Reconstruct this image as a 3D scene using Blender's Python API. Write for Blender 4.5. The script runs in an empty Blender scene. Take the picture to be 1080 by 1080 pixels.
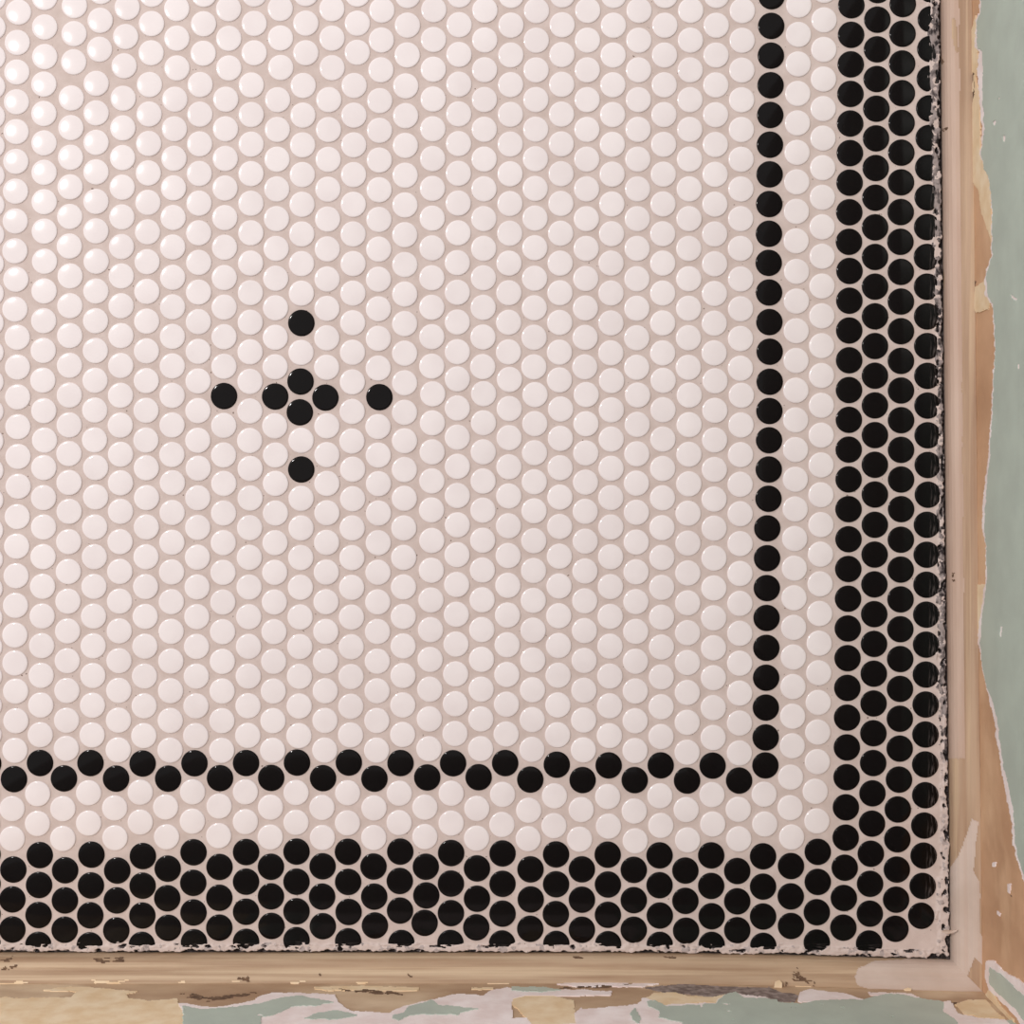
import bpy, bmesh, math, random
import numpy as np
from mathutils import Vector, noise, Matrix

random.seed(7)
scene = bpy.context.scene
COL = scene.collection
S = 0.0007            # metres per photograph pixel at floor level
H = 1.10              # camera height above the floor

# ------------------------------------------------------------------ camera, world, light, exposure
cam = bpy.data.cameras.new('camera')
cam.sensor_width = 36.0
cam.lens = 36.0 * H / (1080 * S)
cam.clip_start = 0.01
cam_o = bpy.data.objects.new('camera', cam)
cam_o.location = (0, 0, H)
COL.objects.link(cam_o)
scene.camera = cam_o

world = bpy.data.worlds.new('world')
world.use_nodes = True
scene.world = world
bg = world.node_tree.nodes['Background']
bg.inputs['Color'].default_value = (1.0, 0.962, 0.958, 1)
bg.inputs['Strength'].default_value = 0.73

lamp = bpy.data.lights.new('ceiling_lamp_light', 'POINT')
lamp.energy = 270
lamp.color = (1.0, 0.955, 0.935)
lamp.shadow_soft_size = 0.09
lamp_o = bpy.data.objects.new('ceiling_lamp_light', lamp)
lamp_o.location = (-1.78, 1.26, 3.5)
COL.objects.link(lamp_o)

vs = scene.view_settings
vs.view_transform = 'Standard'
vs.look = 'None'
vs.exposure = 0.12
vs.gamma = 1.0
vs.use_curve_mapping = False


def w(px, py, z=0.0):
    """photograph pixel -> world point at height z on that sight line"""
    k = (H - z) / H
    return ((px - 540) * S * k, (540 - py) * S * k, z)


# ------------------------------------------------------------------ materials
def srgb(r, g, b):
    f = lambda c: (c / 255 / 12.92) if c / 255 <= 0.04045 else ((c / 255 + 0.055) / 1.055) ** 2.4
    return (f(r), f(g), f(b), 1)


def mat(name, base, rough=0.5, var=None, scale=(40, 40, 40), detail=5, bump=0.0, bump_scale=600, lo=0.35, hi=0.65, bump_dist=0.0004, coat=0.0,
        specks=None, ior=1.5, scale2=None, var2=None, per_object=0.0, grad=None):
    m = bpy.data.materials.new(name)
    m.use_nodes = True
    nt = m.node_tree
    n, l = nt.nodes, nt.links
    b = n['Principled BSDF']
    b.inputs['Roughness'].default_value = rough
    b.inputs['IOR'].default_value = ior
    b.inputs['Coat Weight'].default_value = coat
    b.inputs['Coat Roughness'].default_value = 0.05
    tc = n.new('ShaderNodeTexCoord')
    coord = tc.outputs['Object']
    cur = None

    def rgb(c):
        x = n.new('ShaderNodeRGB'); x.outputs[0].default_value = c
        return x.outputs[0]

    def mixc(fac, a, c, mode='MIX'):
        x = n.new('ShaderNodeMix'); x.data_type = 'RGBA'; x.blend_type = mode
        if isinstance(fac, float): x.inputs[0].default_value = fac
        else: l.new(fac, x.inputs[0])
        l.new(a, x.inputs[6]); l.new(c, x.inputs[7])
        return x.outputs[2]

    def noisefac(sc, det, a, bb, seed=0.0):
        mp = n.new('ShaderNodeMapping'); mp.inputs['Scale'].default_value = sc
        mp.inputs['Location'].default_value = (seed, seed * 1.7, seed * 0.3)
        l.new(coord, mp.inputs['Vector'])
        t = n.new('ShaderNodeTexNoise'); t.inputs['Scale'].default_value = 1.0
        t.inputs['Detail'].default_value = det
        l.new(mp.outputs[0], t.inputs['Vector'])
        r = n.new('ShaderNodeMapRange'); r.inputs['From Min'].default_value = a; r.inputs['From Max'].default_value = bb
        l.new(t.outputs['Fac'], r.inputs['Value'])
        return r.outputs[0]
    cur = rgb(base)
    if var:
        fac = noisefac(scale, detail, lo, hi)
        if grad:
            sx = n.new('ShaderNodeSeparateXYZ'); l.new(coord, sx.inputs[0])
            mr = n.new('ShaderNodeMapRange'); mr.inputs['From Min'].default_value = grad[1]; mr.inputs['From Max'].default_value = grad[2]
            l.new(sx.outputs[grad[0]], mr.inputs['Value'])
            mm = n.new('ShaderNodeMath'); mm.operation = 'MULTIPLY'
            l.new(fac, mm.inputs[0]); l.new(mr.outputs[0], mm.inputs[1]); fac = mm.outputs[0]
        cur = mixc(fac, cur, rgb(var))
    if var2: cur = mixc(noisefac(scale2, 4, 0.5, 0.68, 3.1), cur, rgb(var2))
    if specks: cur = mixc(noisefac((420, 420, 420), 1, 0.765, 0.80, 9.0), cur, rgb(specks))
    if per_object:
        oi = n.new('ShaderNodeObjectInfo')
        mr = n.new('ShaderNodeMapRange'); mr.inputs['To Min'].default_value = 1 - per_object; mr.inputs['To Max'].default_value = 1.0
        l.new(oi.outputs['Random'], mr.inputs['Value'])
        cb = n.new('ShaderNodeCombineColor')
        for i in range(3): l.new(mr.outputs[0], cb.inputs[i])
        cur = mixc(1.0, cur, cb.outputs[0], 'MULTIPLY')
    l.new(cur, b.inputs['Base Color'])
    if bump:
        t = n.new('ShaderNodeTexNoise'); t.inputs['Scale'].default_value = bump_scale; t.inputs['Detail'].default_value = 6
        l.new(coord, t.inputs['Vector'])
        bp = n.new('ShaderNodeBump'); bp.inputs['Strength'].default_value = bump; bp.inputs['Distance'].default_value = bump_dist
        l.new(t.outputs['Fac'], bp.inputs['Height'])
        l.new(bp.outputs[0], b.inputs['Normal'])
    return m


M = {}
M['grout'] = mat('sanded_grout', srgb(214, 198, 191), 0.9, srgb(204, 187, 179), (90, 90, 90), 6, bump=0.5, bump_scale=900, specks=srgb(120, 100, 90))
M['debris'] = mat('dark_gap_debris', srgb(38, 31, 32), 0.8, srgb(120, 108, 106), (260, 260, 260), 5, bump=0.8, bump_scale=500, lo=0.5, hi=0.72)
M['white'] = mat('white_glazed_ceramic', srgb(245, 237, 236), 0.085, srgb(238, 229, 228), (22, 22, 22), 3, coat=0.0, per_object=0.03)
M['black'] = mat('black_glazed_ceramic', srgb(11, 7, 7), 0.10, srgb(12, 9, 9), (30, 30, 30), 3, ior=1.27)
M['cutx'] = mat('black_ceramic_cut_side', srgb(9, 7, 7), 0.2, srgb(128, 118, 116), (650, 110, 90), 5, lo=0.5, hi=0.85, ior=1.25, grad=('X', 0.001, 0.0065))
M['cuty'] = mat('black_ceramic_cut_foot', srgb(9, 7, 7), 0.2, srgb(128, 118, 116), (110, 650, 90), 5, lo=0.5, hi=0.85, ior=1.25, grad=('Y', 0.0, -0.005))
M['smear'] = mat('smeared_edge_grout', srgb(182, 169, 165), 0.9, srgb(84, 75, 74), (330, 330, 330), 5, bump=0.6, bump_scale=700, lo=0.52, hi=0.74)
M['smear_side'] = mat('dirty_side_grout', srgb(160, 148, 145), 0.9, srgb(46, 39, 40), (300, 170, 300), 5, bump=0.8, bump_scale=600, lo=0.44, hi=0.62)
M['oak_r'] = mat('stripped_wood', srgb(188, 160, 134), 0.62, srgb(165, 134, 108), (160, 7, 60), 6, bump=0.35, bump_scale=260, var2=srgb(205, 178, 146), scale2=(220, 3, 90))
M['oak_b'] = mat('stripped_wood_moulding', srgb(188, 162, 134), 0.62, srgb(162, 132, 104), (7, 160, 60), 6, bump=0.35, bump_scale=260, var2=srgb(206, 182, 152), scale2=(3, 220, 90))
M['board_r'] = mat('stripped_board_brown', srgb(212, 170, 134), 0.65, srgb(190, 148, 114), (30, 20, 14), 6, bump=0.5, bump_scale=200, var2=srgb(220, 182, 146), scale2=(40, 12, 20))
M['board_b'] = mat('stripped_board_tan', srgb(196, 168, 138), 0.65, srgb(168, 136, 108), (14, 30, 30), 6, bump=0.5, bump_scale=200, var2=srgb(214, 190, 160), scale2=(12, 40, 22))
M['residue'] = mat('pinkish_paint_residue', srgb(200, 175, 158), 0.55, srgb(188, 160, 142), (120, 10, 60), 5, bump=0.25, bump_scale=300)
M['filler'] = mat('grey_wood_filler', srgb(206, 188, 176), 0.6, srgb(192, 172, 158), (25, 25, 25), 5, bump=0.2, bump_scale=300)
M['primer'] = mat('white_primer', srgb(248, 238, 236), 0.6, srgb(234, 218, 214), (60, 60, 60), 5, bump=0.5, bump_scale=250)
M['cream'] = mat('cream_old_paint', srgb(240, 220, 188), 0.6, srgb(228, 200, 160), (70, 70, 70), 5, bump=0.4, bump_scale=250)
M['green'] = mat('sage_green_paint', srgb(186, 199, 187), 0.4, srgb(177, 189, 178), (30, 30, 30), 4, bump=0.35, bump_scale=90, bump_dist=0.001)
M['gouge'] = mat('dark_gouge', srgb(84, 62, 48), 0.9, srgb(120, 94, 72), (300, 300, 300), 4)
M['greyscuff'] = mat('grey_scuffed_primer', srgb(160, 146, 140), 0.8, srgb(112, 96, 90), (200, 320, 200), 5, bump=0.6, bump_scale=400)
M['wall'] = mat('wall_plaster', srgb(158, 152, 148), 0.85, srgb(150, 144, 140), (8, 8, 8), 4)


# ------------------------------------------------------------------ helpers
def add(name, verts, faces, m, parent=None, smooth=False, mats=None, midx=None):
    me = bpy.data.meshes.new(name)
    me.from_pydata([tuple(v) for v in verts], [], [tuple(f) for f in faces])
    for x in (mats or [m]): me.materials.append(x)
    if midx is not None: me.polygons.foreach_set('material_index', midx)
    if smooth: me.polygons.foreach_set('use_smooth', [True] * len(me.polygons))
    me.update()
    o = bpy.data.objects.new(name, me)
    COL.objects.link(o)
    if parent: o.parent = parent
    return o


def inpoly(x, y, poly):
    c = False
    j = len(poly) - 1
    for i in range(len(poly)):
        xi, yi = poly[i]; xj, yj = poly[j]
        if (yi > y) != (yj > y) and x < (xj - xi) * (y - yi) / (yj - yi) + xi:
            c = not c
        j = i
    return c


def nz(x, y, f, s=0.0):
    return noise.noise(Vector((x * f + s, y * f - s * 0.7, s)))


def fr(x, y, f, s=0.0):
    return nz(x, y, f, s) + 0.5 * nz(x, y, f * 2.1, s + 5) + 0.25 * nz(x, y, f * 4.3, s + 9)


# wood edge lines, in photograph pixels on the floor
def edge_x(py): return 992.7 + 0.0105 * py
def edge_y(px): return float(np.interp(px, [-400, 640, 800, 1004], [1005, 1005, 1006.8, 1012.6]))
CX, CY = 1003.4, 1012.6

# ------------------------------------------------------------------ floor: grout bed, finely modelled along the walls
def grout_z(px, py):
    d1 = edge_x(py) - px
    d2 = edge_y(px) - py
    d = min(d1, d2)
    if d1 < d2: along, across, sd = py, px, 0.0
    else: along, across, sd = px, py, 40.0
    base = 0.02 + 0.05 * fr(px, py, 0.2, 2)
    if d > 24: return base, 0
    # ragged smear of grout that rises over the cut tiles
    reach = 10.5 + 3.2 * nz(along, sd, 0.045, sd + 1) + 2.2 * nz(along, sd, 0.16, sd + 3)
    if sd == 0.0 and py < 330: reach += 5.0 * (1 - abs(py - 60) / 290)
    if sd == 0.0 and py > 925: reach += 4.5
    streak = 1.6 * noise.noise(Vector((along * 0.05, across * 0.75, 3 + sd))) + 1.2 * noise.noise(Vector((along * 0.22, across * 0.35, 8 + sd)))
    k = (reach - d + 2.0 * streak) / 3.2
    k = max(0.0, min(1.0, k))
    z = base + k * (1.45 + 0.35 * fr(px, py, 0.18, 6))
    # trench against the moulding
    gap = (3.4 if sd == 0.0 and py < 800 else 2.4) + 2.4 * nz(along, sd, 0.07, sd + 12) + 1.8 * nz(along, sd, 0.25, sd + 14)
    if math.hypot(CX - px, CY - py) < 26: gap += 3.0 + 3 * nz(px, py, 0.2, 4)
    t = max(0.0, min(1.0, (gap - d) / 1.4))
    hole = nz(along * 0.5, across, 0.22, 20 + sd)
    if 1.5 < d < 10 and hole > (0.3 if sd == 0.0 else 0.4) and d < reach: t = max(t, min(1.0, (hole - (0.3 if sd == 0.0 else 0.4)) * 8))
    return z * (1 - t) - 3.0 * t, (1 if t > 0.45 else (3 if sd == 0.0 and py < 800 else 2) if k > 0.35 and fr(px, py, 0.12, 61) > (-0.15 if sd == 0.0 and py < 800 else 0.25) else 0)


def build_floor():
    verts, faces, mi = [], [], []
    def grid(x0, x1, y0, y1, st, fine=True):
        nx = max(1, int(round((x1 - x0) / st))); ny = max(1, int(round((y1 - y0) / st)))
        b = len(verts); dk = []
        for j in range(ny + 1):
            for i in range(nx + 1):
                px = x0 + (x1 - x0) * i / nx; py = y0 + (y1 - y0) * j / ny
                if fine:
                    z, q = grout_z(px, py)
                else: z, q = 0.02, 0
                verts.append(((px - 540) * S, (540 - py) * S, z * 0.001)); dk.append(q)
        for j in range(ny):
            for i in range(nx):
                a = j * (nx + 1) + i
                q = (a, a + nx + 1, a + nx + 2, a + 1)
                faces.append([b + t for t in q]); c = [dk[t] for t in q]; mi.append(1 if c.count(1) >= 2 else 2 if c.count(2) >= 2 else 3 if c.count(3) >= 2 else 0)
    grid(966, 1010, -160, 1016, 0.8)
    grid(-260, 966, 978, 1016, 0.8)
    grid(-260, 966, -160, 978, 1300, False)
    return add('floor', verts, faces, None, smooth=True, mats=[M['grout'], M['debris'], M['smear'], M['smear_side']], midx=mi)


floor = build_floor()
floor['kind'] = 'structure'

# ------------------------------------------------------------------ mouldings and baseboards with peeling paint
SHOE = [(0, -2), (0, 3), (0.2, 7), (1.2, 10), (3, 12.2), (5.6, 13.6), (8.4, 14.2), (9.2, 14.9), (11, 16.6), (14, 18.2), (17.2, 19)]
BN = 17.0


def resample(prof, st):
    out = [prof[0]]
    for a, b in zip(prof, prof[1:]):
        L = math.dist(a, b); k = max(1, int(L / st))
        out += [(a[0] + (b[0] - a[0]) * i / k, a[1] + (b[1] - a[1]) * i / k) for i in range(1, k + 1)]
    return out


def strip(side, prof, step, start=-150):
    """grid of world points P[i][j] and outward normals; i runs along the wall, j along the profile"""
    end = CY if side == 'r' else CX
    n = int((end - start) / step)
    P = np.zeros((n + 1, len(prof), 3)); N = np.zeros_like(P)
    pa = np.array(prof)
    tg = np.gradient(pa, axis=0); tl = np.linalg.norm(tg, axis=1, keepdims=True); tg = tg / np.maximum(tl, 1e-9)
    nor = np.stack([-tg[:, 1], tg[:, 0]], 1)          # points to the room and up
    for j, (q, z) in enumerate(prof):
        e = end + q / (S * 1000)
        for i in range(n + 1):
            t = start + (e - start) * i / n
            if side == 'r':
                x = (edge_x(min(t, CY)) - 540) * S + q * 0.001; y = (540 - t) * S
                N[i, j] = (nor[j, 0], 0, nor[j, 1])
            else:
                x = (t - 540) * S; y = (540 - edge_y(min(t, CX))) * S - q * 0.001
                N[i, j] = (0, -nor[j, 0], nor[j, 1])
            P[i, j] = (x, y, z * 0.001)
    return P, N


def img(P):
    k = H / (H - P[..., 2])
    return P[..., 0] * k / S + 540, 540 - P[..., 1] * k / S


def film(name, P, N, mask, t, m, parent, lift=0.0):
    """thin layer with real thickness over the grid cells in mask"""
    vid, verts, faces = {}, [], []
    def v(i, j, top):
        key = (i, j, top)
        if key not in vid:
            vid[key] = len(verts)
            verts.append(P[i, j] + N[i, j] * (lift + t if top else -0.0002))
        return vid[key]
    ni, nj = mask.shape
    for i, j in zip(*np.nonzero(mask)):
        faces.append((v(i, j, 1), v(i + 1, j, 1), v(i + 1, j + 1, 1), v(i, j + 1, 1)))
        for (a, b, di, dj) in (((i, j), (i + 1, j), 0, -1), ((i + 1, j), (i + 1, j + 1), 1, 0), ((i + 1, j + 1), (i, j + 1), 0, 1), ((i, j + 1), (i, j), -1, 0)):
            q, r = i + di, j + dj
            if not (0 <= q < ni and 0 <= r < nj) or not mask[q, r]:
                faces.append((v(*a, 1), v(*a, 0), v(*b, 0), v(*b, 1)))
    if not faces: return None
    o = add(name, verts, faces, m, parent, smooth=False)
    return o


def sheet(name, P, N, m, amp=0.0, sd=0.0, parent=None, back=None):
    ni, nj = P.shape[:2]
    V = P.copy()
    if amp:
        for i in range(ni):
            for j in range(nj):
                V[i, j] += N[i, j] * amp * fr(P[i, j, 0] * 1000 + P[i, j, 2] * 1000, P[i, j, 1] * 1000, 0.06, sd)
    verts = [tuple(x) for x in V.reshape(-1, 3)]
    faces = [(i * nj + j, (i + 1) * nj + j, (i + 1) * nj + j + 1, i * nj + j + 1) for i in range(ni - 1) for j in range(nj - 1)]
    return add(name, verts, faces, m, parent, smooth=True)


def R3(pts, ox, oy): return [(ox + x / 4, oy + y / 4) for x, y in pts]


shoe_prof = resample(SHOE, 0.75) + [(17.2, 10), (17.2, -2)]
board_prof = [(BN + 20, 0), (BN, -1)] + [(BN, z) for z in np.arange(15, 166, 1.35)] + [(BN + 1.5, 167), (BN + 18, 167)]

# --- traced outlines, photograph pixels
G_EDGE = [(-200, 1034), (0, 1036), (14, 1036), (22, 1032), (50, 1032.5), (54, 1038), (82, 1038), (140, 1040), (162, 1037), (178, 1040), (186, 1045), (200, 1046.5), (225, 1049),
          (270, 1048.5), (280, 1045), (292, 1042), (312, 1044), (320, 1049), (345, 1051), (370, 1052), (400, 1050), (430, 1049), (482, 1046), (507, 1043), (540, 1041), (555, 1040),
          (572, 1042), (610, 1043), (635, 1040), (655, 1037.5), (680, 1036), (700, 1037), (722, 1042), (740, 1049), (760, 1054), (785, 1057), (810, 1061), (825, 1065), (855, 1070.5), (885, 1072.5),
          (905, 1076), (930, 1084), (960, 1100), (1100, 1160)]
W_W = [(-200, 1), (40, 2.4), (56, 4), (70, 6), (100, 5), (130, 3), (165, 2), (175, 1), (290, 2), (310, 4), (325, 1.2), (500, 2.4), (535, 4), (556, 3), (575, 1.2), (640, 3), (672, 4), (690, 1.2), (725, 1.5), (740, 4),
       (790, 4), (830, 5), (860, 4), (900, 3), (1000, 3)]
gy = [a for a, b in G_EDGE]; gx = [b for a, b in G_EDGE]
wy = [a for a, b in W_W]; ww = [b for a, b in W_W]
CREAM_R = [R3([(880, 60), (885, 110), (890, 260), (880, 330), (895, 420), (900, 640), (925, 715), (945, 700), (947, 990), (957, 1060), (935, 980), (905, 900), (890, 800), (855, 750), (858, 460), (866, 320), (852, 300), (856, 150)], 810, 0),
           R3([(880, 130), (930, 95), (945, 180), (935, 225), (880, 240), (866, 190)], 810, 270),
           R3([(846, 322), (880, 305), (930, 303), (915, 450), (888, 545), (877, 400)], 810, 540),
           R3([(920, 960), (940, 930), (990, 1010), (1040, 1060), (1040, 1120), (980, 1060)], 810, 810)]
G2 = R3([(944, 842), (1000, 880), (1045, 925), (1140, 1010), (1140, 1140), (1045, 1010), (975, 950), (940, 908)], 810, 810)
W2 = R3([(925, 815), (960, 812), (1000, 860), (1060, 890), (1160, 960), (1160, 1200), (1045, 1045), (990, 985), (935, 935), (920, 880)], 810, 810)


def jit(x, y, a, f, s): return x + a * fr(x, y, f, s), y + a * fr(x, y, f, s + 31)


def cell_img(P):
    C = (P[:-1, :-1] + P[1:, 1:]) * 0.5
    return img(C)


# RIGHT
shoe_r = None
P, N = strip('r', shoe_prof, 1.0)
shoe_r = sheet('trim_1', P, N, M['oak_r'], amp=0.00018, sd=3)
shoe_r['kind'] = 'structure'
X, Y = cell_img(P)
top_cells = np.arange(X.shape[1]) < X.shape[1] - 2
mk = np.zeros(X.shape, bool); mk2 = mk.copy(); mk3 = mk.copy()
FILL_R = R3([(765, 790), (770, 420), (800, 380), (830, 300), (862, 215), (888, 230), (866, 430), (892, 480), (896, 700), (930, 770), (905, 830), (870, 800), (860, 830), (795, 1000), (760, 900)], 810, 810)
GOUGE_R = [R3([(778, 255), (790, 258), (793, 290), (783, 300)], 810, 540), R3([(735, 545), (762, 535), (758, 548), (742, 556)], 810, 0), R3([(735, 240), (748, 245), (745, 270), (736, 268)], 810, 0)]
for i in range(X.shape[0]):
    for j in range(X.shape[1] - 2):
        x, y = X[i, j], Y[i, j]
        a, b = jit(x, y, 1.2, 0.09, 2)
        lim = 1011.5 + 0.008 * y + 1.2 * nz(y, 0, 0.03, 3)
        if x < lim and y < 800 and nz(x * 4, y, 0.02, 8) > -0.5: mk[i, j] = True
        if inpoly(a, b, FILL_R): mk2[i, j] = True
        if any(inpoly(a, b, g) for g in GOUGE_R) and fr(x, y, 0.35, 77) > -0.05: mk3[i, j] = True
film('paint_residue', P, N, mk & ~mk2, 0.0002, M['residue'], shoe_r)
film('filler_patch', P, N, mk2 & ~mk3, 0.0003, M['filler'], shoe_r)
film('gouge', P, N, mk3, 0.00035, M['gouge'], shoe_r)

P, N = strip('r', board_prof, 1.15)
base_r = sheet('baseboard_right', P, N, M['board_r'], amp=0.0003, sd=9)
base_r['kind'] = 'structure'
X, Y = cell_img(P)
green = np.zeros(X.shape, bool); white = green.copy(); cream = green.copy(); crack = green.copy()
CRK = [R3([(858, 850), (866, 850), (878, 930), (868, 960), (862, 900)], 810, 270), R3([(866, 590), (880, 540), (892, 545), (885, 620), (860, 655), (850, 640)], 810, 540),
       R3([(862, 300), (876, 310), (874, 455), (862, 450), (855, 380)], 810, 0), R3([(860, 110), (880, 100), (868, 150), (858, 145)], 810, 270), R3([(1018, 510), (1026, 500), (1030, 545), (1020, 550)], 810, 810)]
CHIPS = [R3([(1030, 160), (1060, 180), (1058, 192), (1036, 178)], 810, 270), R3([(1062, 455), (1070, 455), (1068, 475), (1060, 475)], 810, 270), R3([(988, 480), (998, 484), (992, 530), (985, 525)], 810, 540),
         R3([(980, 408), (986, 410), (984, 422), (978, 420)], 810, 0), R3([(955, 515), (972, 505), (968, 530), (958, 528)], 810, 0), R3([(950, 400), (965, 398), (962, 416), (952, 415)], 810, 810),
         R3([(972, 605), (984, 612), (982, 626), (972, 620)], 810, 810), R3([(1015, 490), (1028, 488), (1024, 530), (1016, 526)], 810, 810), R3([(1000, 570), (1010, 572), (1008, 600), (1000, 598)], 810, 0)]
j0 = 2
for i in range(X.shape[0]):
    for j in range(j0, X.shape[1]):
        x, y = X[i, j], Y[i, j]
        e = float(np.interp(y, gy, gx)) + 1.1 * fr(x, y, 0.12, 4)
        q = float(np.interp(y, wy, ww)) + 0.9 * fr(x, y, 0.15, 7)
        g = x > e or inpoly(*jit(x, y, 0.9, 0.13, 5), G2)
        wt = x > e - max(q, 0.4) or inpoly(*jit(x, y, 0.9, 0.13, 6), W2)
        a, b = jit(x, y, 0.8, 0.15, 8)
        if any(inpoly(a, b, c) for c in CREAM_R): cream[i, j] = True
        if any(inpoly(x, y, c) for c in CHIPS): g = False; wt = True
        if any(inpoly(a, b, c) for c in CRK) and fr(x, y * 0.22, 0.45, 78) > -0.12: crack[i, j] = True
        green[i, j] = g; white[i, j] = wt
film('cream_paint', P, N, cream & ~white & ~crack, 0.0008, M['cream'], base_r)
film('primer', P, N, white & ~green, 0.0009, M['primer'], base_r)
film('green_paint', P, N, green, 0.0014, M['green'], base_r)
film('gouge', P, N, crack & ~white, 0.0003, M['gouge'], base_r)

# BOTTOM
P, N = strip('b', shoe_prof, 1.0, -250)
shoe_b = sheet('trim_2', P, N, M['oak_b'], amp=0.00025, sd=13)
shoe_b['kind'] = 'structure'
X, Y = cell_img(P)
mk = np.zeros(X.shape, bool); mk3 = mk.copy(); mk4 = mk.copy()
FILL_B = R3([(366, 880), (385, 845), (450, 815), (600, 805), (780, 812), (1000, 1000), (900, 965), (640, 965), (520, 950), (420, 930), (375, 915)], 810, 810)
GOUGE_B = [R3(p, 0, 810) for p in ([(0, 812), (30, 800), (55, 796), (50, 812), (30, 826), (10, 822)], [(20, 838), (70, 828), (75, 836), (40, 848), (0, 852)], [(395, 806), (520, 800), (525, 816), (440, 822), (410, 818)],
                                   [(1000, 885), (1050, 880), (1055, 905), (1010, 910)])] + \
          [R3(p, 540, 810) for p in ([(255, 795), (300, 800), (305, 812), (270, 810)], [(640, 796), (695, 797), (680, 804), (650, 803)])] + \
          [R3(p, 810, 810) for p in ([(100, 880), (125, 835), (135, 875), (200, 905), (190, 925), (150, 900), (110, 900)], [(70, 905), (78, 905), (78, 930), (70, 925)])] + \
          [R3(p, 270, 810) for p in ([(635, 865), (660, 880), (648, 886)], [(265, 868), (278, 872), (268, 878)])]
for i in range(X.shape[0]):
    for j in range(X.shape[1] - 2):
        x, y = X[i, j], Y[i, j]
        a, b = jit(x, y, 0.9, 0.12, 12)
        if inpoly(a, b, FILL_B): mk[i, j] = True
        if any(inpoly(a, b, g) for g in GOUGE_B) and fr(x * 0.22, y, 0.45, 77) > -0.12: mk3[i, j] = True
        if y > 1032 + 0.009 * x and fr(x * 0.25, y, 0.12, 30) > 0.28: mk4[i, j] = True
film('filler_patch', P, N, mk & ~mk3, 0.0003, M['filler'], shoe_b)
film('gouge', P, N, mk3, 0.00035, M['gouge'], shoe_b)
film('cream_paint', P, N, mk4 & ~mk & ~mk3, 0.0003, M['cream'], shoe_b)

P, N = strip('b', board_prof, 1.15, -250)
base_b = sheet('baseboard_front', P, N, M['board_b'], amp=0.0003, sd=19)
base_b['kind'] = 'structure'
X, Y = cell_img(P)
GB = [R3([(770, 1012), (840, 1025), (900, 1022), (1000, 1015), (1100, 1000), (1100, 1200), (775, 1200)], 0, 810),
      R3([(0, 1002), (60, 990), (110, 975), (180, 968), (250, 980), (330, 998), (250, 1008), (150, 1012), (90, 1040), (60, 1054), (0, 1056)], 270, 810),
      R3([(205, 1062), (260, 1040), (330, 1030), (430, 1048), (380, 1062), (300, 1066)], 270, 810),
      R3([(575, 1052), (625, 1040), (645, 1010), (700, 1000), (740, 984), (770, 1008), (840, 1012), (935, 1024), (860, 1036), (850, 1048), (760, 1046), (650, 1048), (600, 1072), (575, 1064)], 270, 810),
      R3([(0, 930), (120, 930), (215, 942), (120, 950), (0, 945)], 540, 810),
      R3([(565, 990), (600, 985), (650, 1012), (740, 1008), (860, 1000), (900, 962), (945, 952), (980, 975), (1120, 985), (1120, 1250), (640, 1250), (720, 1080), (620, 1060), (620, 1030), (575, 1010)], 540, 810),
      R3([(0, 990), (130, 1002), (250, 985), (400, 985), (500, 960), (560, 962), (640, 978), (740, 995), (735, 1030), (790, 1070), (860, 1200), (0, 1250)], 810, 810),
      R3([(500, 1040), (520, 1020), (545, 1060), (530, 1085), (510, 1070)], 540, 810)]
WB = [R3([(735, 1000), (765, 995), (840, 1008), (900, 1015), (1010, 1000), (1100, 975), (1100, 1030), (900, 1200), (750, 1200), (745, 1050)], 0, 810),
      R3([(0, 975), (70, 952), (180, 952), (330, 960), (350, 995), (400, 1030), (560, 1040), (620, 1010), (700, 990), (860, 955), (960, 965), (1000, 940), (1060, 930), (1080, 935), (1080, 1200), (0, 1200)], 270, 810),
      R3([(0, 940), (200, 938), (420, 945), (420, 962), (200, 965), (60, 968), (0, 990)], 540, 810),
      R3([(180, 915), (300, 905), (540, 896), (720, 890), (730, 903), (600, 915), (560, 925), (300, 926)], 540, 810),
      R3([(550, 975), (600, 975), (650, 1000), (850, 995), (900, 950), (945, 945), (1080, 970), (1080, 990), (720, 1100), (640, 1250), (0, 1250), (0, 1060), (230, 1060), (290, 1020), (480, 1008), (545, 990)], 540, 810),
      R3([(125, 990), (135, 950), (180, 938), (320, 955), (410, 982), (250, 992)], 810, 810),
      R3([(420, 950), (600, 955), (640, 972), (560, 965), (430, 962)], 810, 810),
      R3([(732, 995), (770, 985), (800, 1040), (900, 1060), (1000, 1065), (1060, 1130), (900, 1250), (800, 1200), (780, 1070), (735, 1028)], 810, 810)]
CB = [R3([(0, 975), (60, 960), (240, 930), (340, 925), (740, 960), (775, 1050), (760, 1200), (0, 1200)], 0, 810),
      R3([(560, 975), (600, 955), (690, 950), (740, 965), (850, 970), (900, 958), (860, 995), (800, 990), (690, 1000), (640, 1005), (600, 985)], 540, 810),
      R3([(0, 980), (60, 965), (170, 965), (260, 985), (270, 1080), (100, 1100), (0, 1000)], 540, 810),
      R3([(790, 1000), (850, 980), (920, 980), (960, 1030), (1000, 1060), (900, 1055), (830, 1040)], 810, 810),
      R3([(250, 928), (430, 922), (690, 930), (680, 942), (400, 940), (250, 938)], 270, 810),
      R3([(910, 930), (1000, 930), (1000, 938), (910, 938)], 270, 810)]
TB = [R3([(530, 955), (600, 945), (740, 955), (755, 975), (620, 985), (540, 975)], 0, 810), R3([(0, 965), (100, 940), (320, 945), (300, 970), (60, 975)], 0, 810),
      R3([(270, 1000), (330, 985), (450, 950), (545, 975), (530, 1000), (420, 1010), (300, 1025)], 540, 810)]
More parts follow.
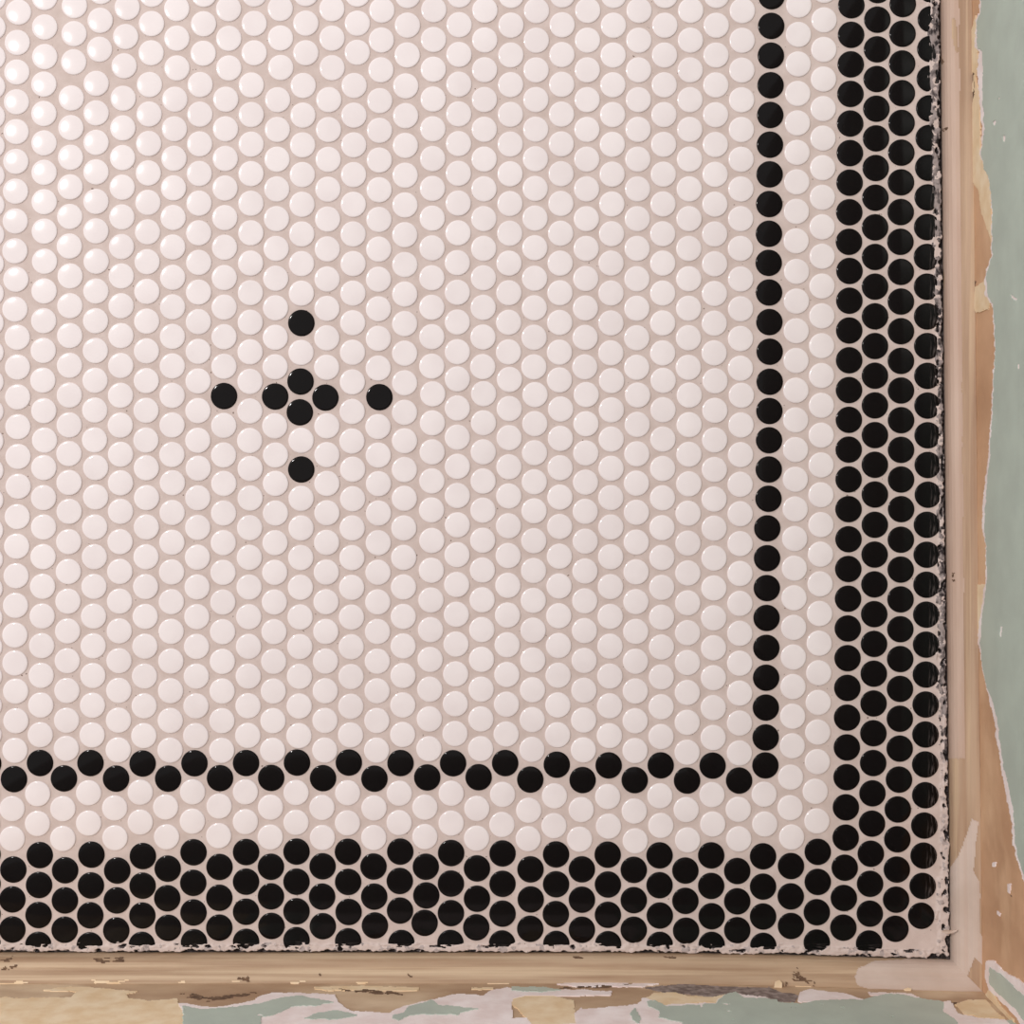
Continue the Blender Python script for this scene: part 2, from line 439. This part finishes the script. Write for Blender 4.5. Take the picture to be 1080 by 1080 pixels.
GS = [R3([(560, 930), (720, 912), (900, 925), (1080, 930), (1080, 975), (950, 955), (850, 968), (740, 955), (640, 950)], 540, 810), R3([(0, 925), (60, 950), (130, 960), (110, 990), (0, 980)], 810, 810)]
CK = [R3([(755, 955), (800, 950), (880, 970), (1080, 945), (1080, 955), (880, 985), (790, 970)], 0, 810), R3([(200, 925), (400, 918), (540, 905), (540, 912), (400, 928), (200, 932)], 540, 810),
      R3([(1000, 870), (1055, 875), (1060, 900), (1005, 905)], 0, 810), R3([(770, 990), (800, 990), (795, 1000), (775, 998)], 810, 810), R3([(300, 930), (560, 940), (640, 960), (560, 955), (420, 945)], 270, 810)]
A = {k: np.zeros(X.shape, bool) for k in 'gwcktS'}
for i in range(X.shape[0]):
    for j in range(j0, X.shape[1]):
        x, y = X[i, j], Y[i, j]
        a, b = jit(x, y, 1.0, 0.1, 15)
        pick = None
        if y > 1078 and not (x < 186): pick = 'g' if fr(x, y, 0.03, 50) > -0.25 else 'w'
        if any(inpoly(a, b, c) for c in CK) and fr(x * 0.2, y, 0.45, 79) > -0.12: pick = 'k'
        elif any(inpoly(a, b, c) for c in GB) and fr(x * 0.3, y, 0.25, 44) > -0.75: pick = 'g'
        elif any(inpoly(a, b, c) for c in TB): pick = None
        elif any(inpoly(a, b, c) for c in CB): pick = 'c'
        elif any(inpoly(a, b, c) for c in GS): pick = 'S'
        elif any(inpoly(a, b, c) for c in WB): pick = 'w'
        if x > 1030 and inpoly(a, b, W2): pick = 'w'
        if pick: A[pick][i, j] = True
film('cream_paint', P, N, A['c'], 0.0007, M['cream'], base_b)
film('scuffed_primer', P, N, A['S'], 0.0005, M['greyscuff'], base_b)
film('primer', P, N, A['w'], 0.0009, M['primer'], base_b)
film('green_paint', P, N, A['g'], 0.0014, M['green'], base_b)
film('gouge', P, N, A['k'], 0.0003, M['gouge'], base_b)


# walls above the baseboards (outside the photograph)
def box(name, x0, x1, y0, y1, z0, z1, m):
    v = [(x, y, z) for x in (x0, x1) for y in (y0, y1) for z in (z0, z1)]
    f = [(0, 1, 3, 2), (4, 6, 7, 5), (0, 4, 5, 1), (2, 3, 7, 6), (0, 2, 6, 4), (1, 5, 7, 3)]
    return add(name, v, f, m)


bx = (CX - 540) * S + 0.035
by = (540 - CY) * S - 0.035
for nm, a in (('wall_right', (bx - 0.008, bx + 0.06, by - 0.06, 0.52, 0, 2.4)), ('wall_front', (-0.62, bx - 0.008, by - 0.06, by + 0.008, 0, 2.4))):
    o = box(nm, *a, M['wall']); o['kind'] = 'structure'


# ------------------------------------------------------------------ penny tiles
def tile_profile(R):
    pr = [(R, -0.9), (R, 0.32), (R * 0.992, 0.56), (R * 0.975, 0.74), (R * 0.95, 0.87), (R * 0.915, 0.965)]
    q0, z0 = 0.87, 1.03
    return pr + [(R * q, z0 + 0.30 * (1 - (q / q0) ** 2)) for q in (0.87, 0.74, 0.6, 0.45, 0.3, 0.15)] + [(0, z0 + 0.30)]


def tile_geo(R, seg=44):
    pr = tile_profile(R)
    V, F = [], []
    for r, z in pr[:-1]:
        for k in range(seg):
            a = 2 * math.pi * k / seg
            V.append((r * math.cos(a) * 0.001, r * math.sin(a) * 0.001, z * 0.001))
    V.append((0, 0, pr[-1][1] * 0.001))
    for i in range(len(pr) - 2):
        for k in range(seg):
            F.append((i * seg + k, i * seg + (k + 1) % seg, (i + 1) * seg + (k + 1) % seg, (i + 1) * seg + k))
    b = (len(pr) - 2) * seg
    for k in range(seg): F.append((b + k, b + (k + 1) % seg, len(V) - 1))
    F.append(tuple(reversed(range(seg))))
    return V, F


RW, RB = 9.45, 9.8
WV, WF = tile_geo(RW)
BV, BF = tile_geo(RB)

# centres read from the photograph: (column, region x, region y, [(x0, y0, x1, y1, n), ...]) in quarter pixels
DATA = []
def reg(ox, oy, cols):
    for c, segs in cols.items():
        for (x0, y0, x1, y1, n) in segs:
            for i in range(n):
                t = i / (n - 1) if n > 1 else 0
                DATA.append((c, ox + (x0 + (x1 - x0) * t) / 4, oy + (y0 + (y1 - y0) * t) / 4))


reg(0, 0, {-1: [(-30, -10, -36, 990, 9)],
           0: [(77, 50, 72, 178, 2), (70, 303, 62, 1058, 7)], 1: [(187, -12, 188, 238, 3), (184, 354, 186, 975, 6)], 2: [(313, 22, 310, 260, 3), (300, 413, 292, 1038, 6)],
           3: [(425, -37, 419, 207, 3), (405, 351, 404, 974, 6)], 4: [(536, 30, 523, 277, 3), (519, 414, 512, 1040, 6)], 5: [(640, -25, 637, 222, 3), (630, 356, 622, 978, 6)],
           6: [(745, 35, 746, 286, 3), (737, 418, 728, 1042, 6)], 7: [(860, -25, 857, 224, 3), (844, 356, 838, 982, 6)], 8: [(964, 36, 965, 286, 3), (952, 418, 947, 1043, 6)],
           9: [(1072, -26, 1072, 222, 3), (1060, 358, 1058, 982, 6)]})
reg(0, 270, {-1: [(-38, 33, -40, 1030, 9)],
             0: [(66, 98, 62, 224, 2), (72, 343, 76, 972, 6)], 1: [(187, 22, 180, 524, 5), (184, 653, 187, 777, 2), (184, 893, 183, 1020, 2)], 2: [(295, 84, 291, 713, 6), (290, 834, 291, 1078, 3)],
             3: [(405, 22, 398, 776, 7), (403, 893, 403, 1017, 2)], 4: [(511, 84, 507, 714, 6), (508, 837, 508, 1078, 3)], 5: [(620, 24, 615, 777, 7), (617, 894, 618, 1020, 2)],
             6: [(728, 90, 725, 838, 7), (727, 957, 727, 957, 1)], 7: [(838, 27, 834, 778, 7), (836, 896, 834, 1021, 2)], 8: [(946, 91, 943, 840, 7), (944, 960, 944, 960, 1)],
             9: [(1057, 30, 1053, 779, 7), (1055, 897, 1055, 1022, 2)]})
reg(0, 540, {-1: [(-41, 78, -48, 940, 8), (-52, 1062, -52, 1062, 1)],
             0: [(72, 20, 62, 520, 5), (62, 638, 65, 757, 2), (66, 882, 62, 1007, 2)], 1: [(183, 64, 169, 941, 8), (167, 1060, 167, 1060, 1)], 2: [(289, 126, 280, 880, 7), (279, 999, 279, 999, 1)],
             3: [(399, 64, 388, 942, 8), (380, 1060, 380, 1060, 1)], 4: [(506, 126, 498, 1005, 8)], 5: [(617, 64, 606, 945, 8), (600, 1062, 600, 1062, 1)], 6: [(726, 3, 717, 1006, 9)],
             7: [(834, 66, 825, 945, 8), (819, 1061, 819, 1061, 1)], 8: [(943, 5, 935, 1007, 9)], 9: [(1053, 67, 1045, 944, 8), (1037, 1060, 1037, 1060, 1)]})
reg(270, 0, {10: [(102, 35, 104, 284, 3), (91, 420, 85, 1048, 6)], 11: [(210, -28, 210, 222, 3), (199, 360, 193, 987, 6)], 12: [(320, 36, 321, 285, 3), (307, 420, 301, 1050, 6)],
             13: [(428, -26, 427, 220, 3), (414, 360, 410, 987, 6)], 14: [(531, 42, 527, 294, 3), (522, 424, 518, 1051, 6)], 15: [(640, -20, 638, 231, 3), (632, 362, 628, 990, 6)],
             16: [(750, 40, 743, 1046, 9)], 17: [(858, -22, 853, 982, 9)], 18: [(966, 42, 961, 1048, 9)], 19: [(1077, -20, 1071, 984, 9)]})
reg(270, 270, {10: [(83, 94, 79, 717, 6), (82, 840, 82, 960, 2)], 11: [(192, 32, 190, 407, 4), (187, 529, 184, 659, 2), (190, 778, 190, 1023, 3)], 12: [(300, 97, 298, 470, 4), (292, 597, 292, 597, 1), (299, 717, 299, 960, 3)],
               13: [(410, 32, 405, 781, 7), (408, 900, 408, 1025, 2)], 14: [(517, 98, 516, 473, 4), (520, 595, 520, 595, 1), (515, 720, 517, 961, 3)], 15: [(628, 36, 627, 660, 6), (627, 780, 626, 1023, 3)],
               16: [(742, 92, 742, 465, 4), (746, 582, 741, 1072, 5)], 17: [(850, 28, 850, 404, 4), (850, 519, 850, 1011, 5)], 18: [(960, 92, 957, 467, 4), (961, 581, 958, 1073, 5)],
               19: [(1068, 30, 1066, 405, 4), (1070, 521, 1067, 1013, 5)]})
reg(270, 540, {10: [(82, 5, 70, 1007, 9)], 11: [(190, 68, 181, 945, 8), (172, 1058, 172, 1058, 1)], 12: [(299, 4, 290, 1006, 9)], 13: [(406, 68, 400, 821, 7), (399, 942, 399, 942, 1), (391, 1058, 391, 1058, 1)],
               14: [(517, 5, 509, 1006, 9)], 15: [(624, 68, 619, 940, 8), (609, 1060, 609, 1060, 1)], 16: [(742, 121, 730, 1000, 8)], 17: [(850, 55, 840, 936, 8), (831, 1061, 831, 1061, 1)],
               18: [(957, 120, 948, 1000, 8)], 19: [(1066, 59, 1056, 938, 8), (1051, 1060, 1051, 1060, 1)]})
reg(540, 0, {20: [(104, 44, 97, 1045, 9)], 21: [(213, -22, 206, 984, 9)], 22: [(320, 43, 314, 1048, 9)], 23: [(430, -20, 421, 986, 9)], 24: [(537, 43, 529, 1048, 9)], 25: [(647, -20, 637, 986, 9)],
             26: [(755, 43, 747, 1048, 9)], 27: [(864, -20, 856, 987, 9)], 28: [(973, 44, 965, 1048, 9)]})
reg(540, 270, {20: [(96, 94, 93, 468, 4), (98, 585, 94, 1076, 5)], 21: [(204, 30, 201, 406, 4), (201, 523, 201, 523, 1), (206, 646, 203, 1018, 4)], 22: [(312, 95, 308, 468, 4), (314, 585, 310, 1078, 5)],
               23: [(419, 30, 418, 409, 4), (421, 526, 418, 1020, 5)], 24: [(528, 96, 527, 470, 4), (531, 587, 526, 959, 4)], 25: [(637, 30, 637, 409, 4), (639, 525, 636, 1021, 5)],
               26: [(747, 96, 745, 470, 4), (749, 587, 747, 962, 4)], 27: [(856, 33, 854, 409, 4), (858, 527, 854, 1026, 5)], 28: [(966, 97, 965, 474, 4), (969, 588, 964, 964, 4)]})
reg(540, 540, {20: [(93, 122, 85, 1003, 8)], 21: [(202, 62, 193, 941, 8), (189, 1067, 189, 1067, 1)], 22: [(310, 124, 302, 1005, 8)], 23: [(418, 64, 412, 945, 8), (408, 1070, 408, 1070, 1)],
               24: [(526, 2, 520, 1008, 9)], 25: [(634, 67, 630, 949, 8), (628, 1070, 628, 1070, 1)], 26: [(744, 6, 740, 1015, 9)], 27: [(854, 69, 850, 953, 8), (847, 1071, 847, 1071, 1)],
               28: [(964, 8, 961, 1018, 9)]})
reg(810, 0, {29: [(16, -18, 5, 985, 9)], 30: [(131, 20, 120, 1016, 9)], 31: [(239, -42, 230, 957, 9)], 32: [(353, 20, 343, 1019, 9)], 33: [(464, -44, 453, 958, 9)], 34: [(570, 15, 560, 1019, 9)], 35: [(691, -46, 673, 957, 9)]})
reg(810, 270, {29: [(4, 28, 8, 403, 4), (8, 530, 3, 1024, 5)], 30: [(122, 65, 116, 1068, 9)], 31: [(230, 1, 225, 1008, 9)], 32: [(345, 62, 341, 1068, 9)], 33: [(453, 3, 452, 1006, 9)],
               34: [(562, 66, 563, 1068, 9)], 35: [(672, 3, 676, 1007, 9)]})
reg(810, 540, {29: [(-2, 69, -9, 952, 8), (-10, 1070, -10, 1070, 1)], 30: [(114, 113, 104, 988, 8)], 31: [(225, 54, 210, 1055, 9)], 32: [(341, 115, 334, 994, 8)], 33: [(452, 54, 445, 1060, 9)],
               34: [(562, 117, 557, 999, 8)], 35: [(672, 54, 665, 1066, 9)]})
def rows(ox, spec):
    for c, pts in spec.items():
        for x, y in pts: DATA.append((c, ox + x / 4, 810 + y / 4))


rows(0, {-1: [(-55, 110), (-55, 236), (-55, 365), (-55, 490), (-55, 617), (-55, 743)],
         0: [(57, 48), (50, 173), (50, 300), (54, 430), (50, 556), (50, 683)], 1: [(158, 110), (157, 236), (166, 369), (163, 495), (161, 622), (160, 748)],
         2: [(268, 45), (264, 173), (264, 299), (273, 433), (272, 560), (271, 684)], 3: [(373, 106), (373, 234), (384, 367), (382, 497), (379, 623), (377, 750)],
         4: [(488, 46), (483, 170), (484, 296), (493, 434), (491, 560), (489, 687)], 5: [(591, 104), (591, 230), (601, 373), (600, 498), (599, 624), (597, 748)],
         6: [(708, 46), (698, 166), (702, 292), (706, 426), (704, 551), (708, 676)], 7: [(812, 102), (811, 226), (815, 357), (814, 486), (815, 611), (817, 737)],
         8: [(927, 44), (924, 162), (922, 287), (925, 419), (924, 549), (924, 675)], 9: [(1035, 102), (1035, 228), (1037, 356), (1037, 481), (1037, 608), (1037, 735)]})
rows(270, {10: [(63, 43), (61, 167), (60, 293), (62, 418), (62, 543), (64, 668)], 11: [(169, 105), (169, 231), (170, 354), (170, 481), (170, 606), (170, 728)],
           12: [(282, 44), (278, 168), (280, 295), (280, 416), (278, 544), (281, 669)], 13: [(387, 106), (386, 233), (387, 355), (388, 482), (390, 609), (388, 733)],
           14: [(499, 46), (498, 170), (497, 295), (495, 417), (498, 544), (501, 666)], 15: [(605, 108), (604, 232), (608, 354), (606, 478), (607, 603), (613, 740)],
           16: [(722, 41), (713, 167), (713, 291), (716, 418), (718, 539), (711, 655)], 17: [(824, 108), (824, 234), (823, 360), (822, 489), (822, 614), (820, 740)],
           18: [(939, 40), (932, 172), (931, 298), (932, 425), (932, 553), (929, 674)], 19: [(1041, 113), (1038, 240), (1040, 362), (1040, 490), (1040, 616), (1038, 742)]})
rows(540, {20: [(77, 50), (71, 180), (69, 300), (78, 429), (79, 556), (77, 680)], 21: [(180, 119), (178, 245), (186, 366), (186, 492), (185, 618), (187, 744)],
           22: [(298, 52), (293, 177), (286, 302), (295, 429), (295, 557), (295, 684)], 23: [(405, 122), (408, 247), (404, 367), (405, 493), (405, 621), (406, 745)],
           24: [(518, 52), (517, 183), (521, 309), (514, 431), (514, 559), (514, 684)], 25: [(625, 119), (629, 244), (623, 370), (623, 496), (624, 624), (624, 748)],
           26: [(739, 54), (736, 177), (742, 305), (732, 434), (732, 562), (735, 688)], 27: [(845, 114), (848, 238), (841, 370), (841, 499), (843, 627), (843, 748)],
           28: [(959, 54), (956, 176), (958, 301), (951, 436), (951, 564), (951, 686)], 29: [(1065, 112), (1068, 238), (1060, 374), (1060, 502), (1060, 628), (1061, 752)]})
rows(810, {30: [(97, 40), (95, 169), (101, 293), (98, 415), (97, 543), (98, 668)], 31: [(201, 100), (208, 225), (211, 355), (211, 482), (207, 610), (207, 738)],
           32: [(333, 40), (330, 167), (329, 295), (325, 422), (321, 550), (319, 675)], 33: [(442, 108), (440, 236), (435, 363), (432, 490), (431, 616), (428, 742)],
           34: [(554, 50), (549, 176), (547, 302), (545, 430), (542, 557), (539, 680)], 35: [(665, 116), (661, 244), (658, 371), (654, 499), (648, 625)]})

cols = {}
for c, x, y in DATA: cols.setdefault(c, []).append((x, y))
for c in cols: cols[c].sort(key=lambda p: p[1])

MOTIF = [((318, 340), 'lone black tile at the top of the cross motif'), ((235, 418), 'lone black tile at the far left tip of the cross motif'),
         ((290, 418), 'left black tile of the four clustered in the middle of the cross motif'), ((316, 402), 'top black tile of the four clustered in the middle of the cross motif'),
         ((343, 419), 'right black tile of the four clustered in the middle of the cross motif'), ((316, 435), 'bottom black tile of the four clustered in the middle of the cross motif'),
         ((400, 418), 'lone black tile at the far right tip of the cross motif'), ((317, 496), 'lone black tile at the bottom of the cross motif')]


ONES = 'zeroth first second third fourth fifth sixth seventh eighth ninth tenth eleventh twelfth thirteenth fourteenth fifteenth sixteenth seventeenth eighteenth nineteenth'.split()


def ordn(k):
    if k < 20: return ONES[k]
    if k % 10 == 0: return {2: 'twentieth', 3: 'thirtieth', 4: 'fortieth'}[k // 10]
    return {2: 'twenty-', 3: 'thirty-', 4: 'forty-'}[k // 10] + ONES[k % 10]


tiles = []     # dict(colour, x, y, label, group, zone, cut)
for c, pts in cols.items():
    zig = [k for k, p in enumerate(pts) if 798 < p[1] < 827][-1] if c <= 29 else None
    n = len(pts)
    for k, (x, y) in enumerate(pts):
        t = dict(c=c, k=k, x=x, y=y, zone='field', colour='white', cut=None)
        if c <= 28:
            up = zig - k
            if k == zig: t.update(zone='zigzag', colour='black')
            elif k > zig:
                if k - zig <= 2: t.update(zone='lowband', row=k - zig)
                else: t.update(zone='lowblack', colour='black', row=k - zig - 2)
            else: t['up'] = up
        elif c == 29:
            if k == zig: t.update(zone='corner', colour='black')
            elif k < zig: t.update(zone='line', colour='black', up=zig - k)
            elif k - zig <= 2: t.update(zone='lowband', row=k - zig)
            else: t.update(zone='lowblack', colour='black', row=k - zig - 2)
        elif c <= 31:
            lastw = 810 + 294 / 4 if c == 30 else 810 + 226 / 4
            if y <= lastw + 3: t.update(zone='sideband', up=sum(1 for q in pts if y <= q[1] <= lastw + 3))
            else: t.update(zone='lowblack', colour='black', row=sum(1 for q in pts if lastw + 3 < q[1] <= y))
        else:
            t.update(zone='sideblack', colour='black', up=n - k)
        for (mx, my), lab in MOTIF:
            if math.hypot(x - mx, y - my) < 7: t.update(zone='motif', colour='black', label=lab)
        if c == 35 and y < 960: t['cut'] = 'x'
        if t['zone'] in ('lowblack',) and t['row'] == 4: t['cut'] = 'y'
        if c == 33 and k == n - 1: t['cut'] = 'y'
        tiles.append(t)

SIDE = {30: 'inner', 31: 'outer'}
for t in tiles:
    c, z = t['c'], t['zone']
    if z == 'motif': t['group'] = 'black tiles of the cross motif'
    elif z == 'field':
        d = c - 11
        where = "in the cross motif's middle column" if d == 0 else f"{ordn(abs(d))} column {'left' if d < 0 else 'right'} of cross motif's middle"
        t['label'] = f"white penny tile, {ordn(t['up'])} above the zigzag, {where}"
        t['group'] = 'white tiles of the main field'
    elif z == 'zigzag':
        t['label'] = f"{'lower' if c % 2 == 0 else 'upper'} black penny tile in the zigzag line, {ordn(29 - c)} left of its corner tile"
        t['group'] = 'black tiles of the zigzag line'
    elif z == 'corner':
        t['label'] = 'black corner penny tile where the zigzag line meets the straight vertical line'
    elif z == 'line':
        t['label'] = f"black penny tile in the vertical line, {ordn(t['up'])} above its corner tile"
        t['group'] = 'black tiles of the single vertical line'
    elif z == 'lowband':
        t['label'] = f"white penny tile under the zigzag, {'upper' if t['row'] == 1 else 'lower'} row, {ordn(30 - c)} column from the corner"
        t['group'] = 'white tiles between the zigzag and the border'
    elif z == 'sideband':
        t['label'] = f"white penny tile beside the vertical line, {SIDE[c]} column, {ordn(t['up'])} from its bottom"
        t['group'] = 'white tiles between the vertical line and the border'
    elif z == 'lowblack':
        if t['cut']: t['label'] = f"black penny tile cut against the bottom moulding, {ordn((33 - c) // 2 + 1)} from the corner"
        else: t['label'] = f"black penny tile, bottom border, {ordn(t['row'])} row below the white, {ordn(32 - c)} column from side border"
        t['group'] = 'black tiles of the bottom border'
    elif z == 'sideblack':
        if c == 35 and t['cut']: t['label'] = f"black penny tile cut along the side moulding, smeared with grout, {ordn(t['up'])} up from corner"
        elif t['cut']: t['label'] = 'black penny tile cut off against the bottom moulding, nearest to the corner'
        else: t['label'] = f"black penny tile, side border, {ordn(c - 31)} column from the white, {ordn(t['up'])} up from bottom"
        t['group'] = 'black tiles of the side border'

white_in = [t for t in tiles if t['colour'] == 'white' and -12 < t['x'] and t['y'] > -11]
band = [t for t in white_in if t['zone'] in ('lowband', 'sideband') and t['c'] >= 0]
field = sorted((t for t in white_in if t['zone'] == 'field'), key=lambda t: math.hypot(t['x'] - 316, t['y'] - 418))
chosen = {id(t) for t in band} | {id(t) for t in field[:300 - len(band)]}


def placement(t):
    wx, wy, _ = w(t['x'], t['y'], 0.0012)
    rx, ry = random.gauss(0, 0.005), random.gauss(0, 0.005)
    return (wx, wy, random.uniform(-0.00006, 0.00008)), (rx, ry, random.uniform(0, 6.28))


proto = {}
for key, V, F, m in (('white_penny_tile', WV, WF, M['white']), ('black_penny_tile', BV, BF, M['black'])):
    proto[key] = add(key, V, F, m, smooth=True)
used = {'white_penny_tile': False, 'black_penny_tile': False}


def put(kind, t):
    if used[kind]: o = proto[kind].copy(); COL.objects.link(o)
    else: o = proto[kind]; used[kind] = True
    o.location, o.rotation_euler = placement(t)
    o['label'] = t['label']; o['category'] = 'tile'
    if t.get('group'): o['group'] = t['group']
    elif 'group' in o.keys(): del o['group']
    return o


def cut_tile(t):
    bm = bmesh.new()
    vs_ = [bm.verts.new(v) for v in BV]
    for f in BF: bm.faces.new([vs_[i] for i in f])
    wx, wy, _ = w(t['x'], t['y'], 0.0012)
    if t['cut'] == 'x':
        lim = (edge_x(t['y']) - 3.2 - random.uniform(0, 2.0) - 540) * S - wx
        bmesh.ops.bisect_plane(bm, geom=bm.verts[:] + bm.edges[:] + bm.faces[:], plane_co=(lim, 0, 0), plane_no=(1, random.uniform(-.06, .06), 0), clear_outer=True)
    else:
        lim = (540 - (edge_y(t['x']) - 3.0 - random.uniform(0, 2.5))) * S - wy
        bmesh.ops.bisect_plane(bm, geom=bm.verts[:] + bm.edges[:] + bm.faces[:], plane_co=(0, lim, 0), plane_no=(random.uniform(-.06, .06), -1, 0), clear_outer=True)
    ed = [e for e in bm.edges if e.is_boundary]
    if ed: bmesh.ops.holes_fill(bm, edges=ed, sides=0)
    me = bpy.data.meshes.new('cut_penny_tile')
    bm.to_mesh(me); bm.free()
    me.materials.append(M['cutx' if t['cut'] == 'x' else 'cuty'])
    me.polygons.foreach_set('use_smooth', [len(p.vertices) <= 5 for p in me.polygons])
    o = bpy.data.objects.new('cut_penny_tile', me); COL.objects.link(o)
    o.location = (wx, wy, 0.0)
    o['label'] = t['label']; o['category'] = 'tile'; o['group'] = t['group'].replace('black', 'cut black')
    return o


rest = {'white': [], 'black': []}
for t in tiles:
    vis = t['x'] > -13.5 and t['y'] > -11
    if t['colour'] == 'white':
        if id(t) in chosen: put('white_penny_tile', t)
        else: rest['white'].append(t)
    elif not vis or t['c'] < 0: rest['black'].append(t)
    elif t['cut']: cut_tile(t)
    else: put('black_penny_tile', t)

# the floor goes on beyond the photograph: top edge and left edge
for c, pts in cols.items():
    x, y = pts[0]
    for k in range(1, 5):
        rest['black' if c >= 32 or c == 29 else 'white'].append(dict(x=x + 0.3 * k, y=y - 31.3 * k))
for k in range(2, 9):
    for (x, y) in cols[-1 if k % 2 else 0]:
        xx = x - 27.4 * (k - 1 if k % 2 else k)
        b = (798 < y < 827) or y > 893
        if y < 985: rest['black' if b else 'white'].append(dict(x=xx, y=y))


def mass(name, lst, V, F, m, label):
    base = np.array(V); allv, allf = [], []
    for t in lst:
        loc, rot = placement(t)
        Rm = np.array(Matrix.Rotation(rot[1], 3, 'Y') @ Matrix.Rotation(rot[0], 3, 'X'))
        off = len(allv)
        allv.extend(map(tuple, base @ Rm.T + np.array(loc)))
        allf.extend(tuple(i + off for i in f) for f in F)
    o = add(name, allv, allf, m, smooth=True)
    o['kind'] = 'stuff'; o['label'] = label; o['category'] = 'tile'
    return o


mass('white_tile_field', rest['white'], WV, WF, M['white'], 'glossy white round mosaic tiles filling the outer parts of the main field')
mass('black_tile_border', rest['black'], BV, BF, M['black'], 'black round mosaic tiles carrying the border on past the view')


# ------------------------------------------------------------------ loose chips of old paint and wood
def chip(name, pts, z0, th, m, label, cat, curl=0.0006):
    n = len(pts); V, F = [], []
    cx = sum(p[0] for p in pts) / n; cy = sum(p[1] for p in pts) / n
    for s in (0, 1):
        for i, (x, y) in enumerate(pts):
            z = z0 + s * th + curl * abs(math.sin(i * 1.9))
            a = w(x, y, z); V.append(a)
    V.append(w(cx, cy, z0)); V.append(w(cx, cy, z0 + th))
    for i in range(n):
        j = (i + 1) % n
        F += [(i, j, n + j, n + i), (j, i, 2 * n), (n + i, n + j, 2 * n + 1)]
    # move origin to the chip
    o = add(name, [(x - w(cx, cy, z0)[0], y - w(cx, cy, z0)[1], z - z0) for x, y, z in V], F, m)
    o.location = w(cx, cy, z0)
    o['label'] = label; o['category'] = cat
    return o


chip('wood_splinter', R3([(732, 690), (745, 682), (775, 684), (800, 681), (795, 690), (775, 698), (748, 700)], 810, 810), 0.0125, 0.0006, M['filler'],
     'pale thin splinter poking out of the side moulding near the corner', 'splinter', 0.001)
chip('paint_chip', R3([(24, 955), (30, 925), (48, 918), (60, 930), (58, 975), (40, 984), (26, 975)], 810, 804), 0.0195, 0.0030, M['cream'],
     'small blocky cream paint chip lying on top of the bottom moulding', 'paint chip', 0.0004)
chip('paint_chip', R3([(572, 945), (590, 938), (606, 943), (600, 958), (580, 960)], 810, 807), 0.0195, 0.0016, M['cream'],
     'tiny yellowish paint chip on the bottom moulding beside the grey filler patch', 'paint chip', 0.0004)
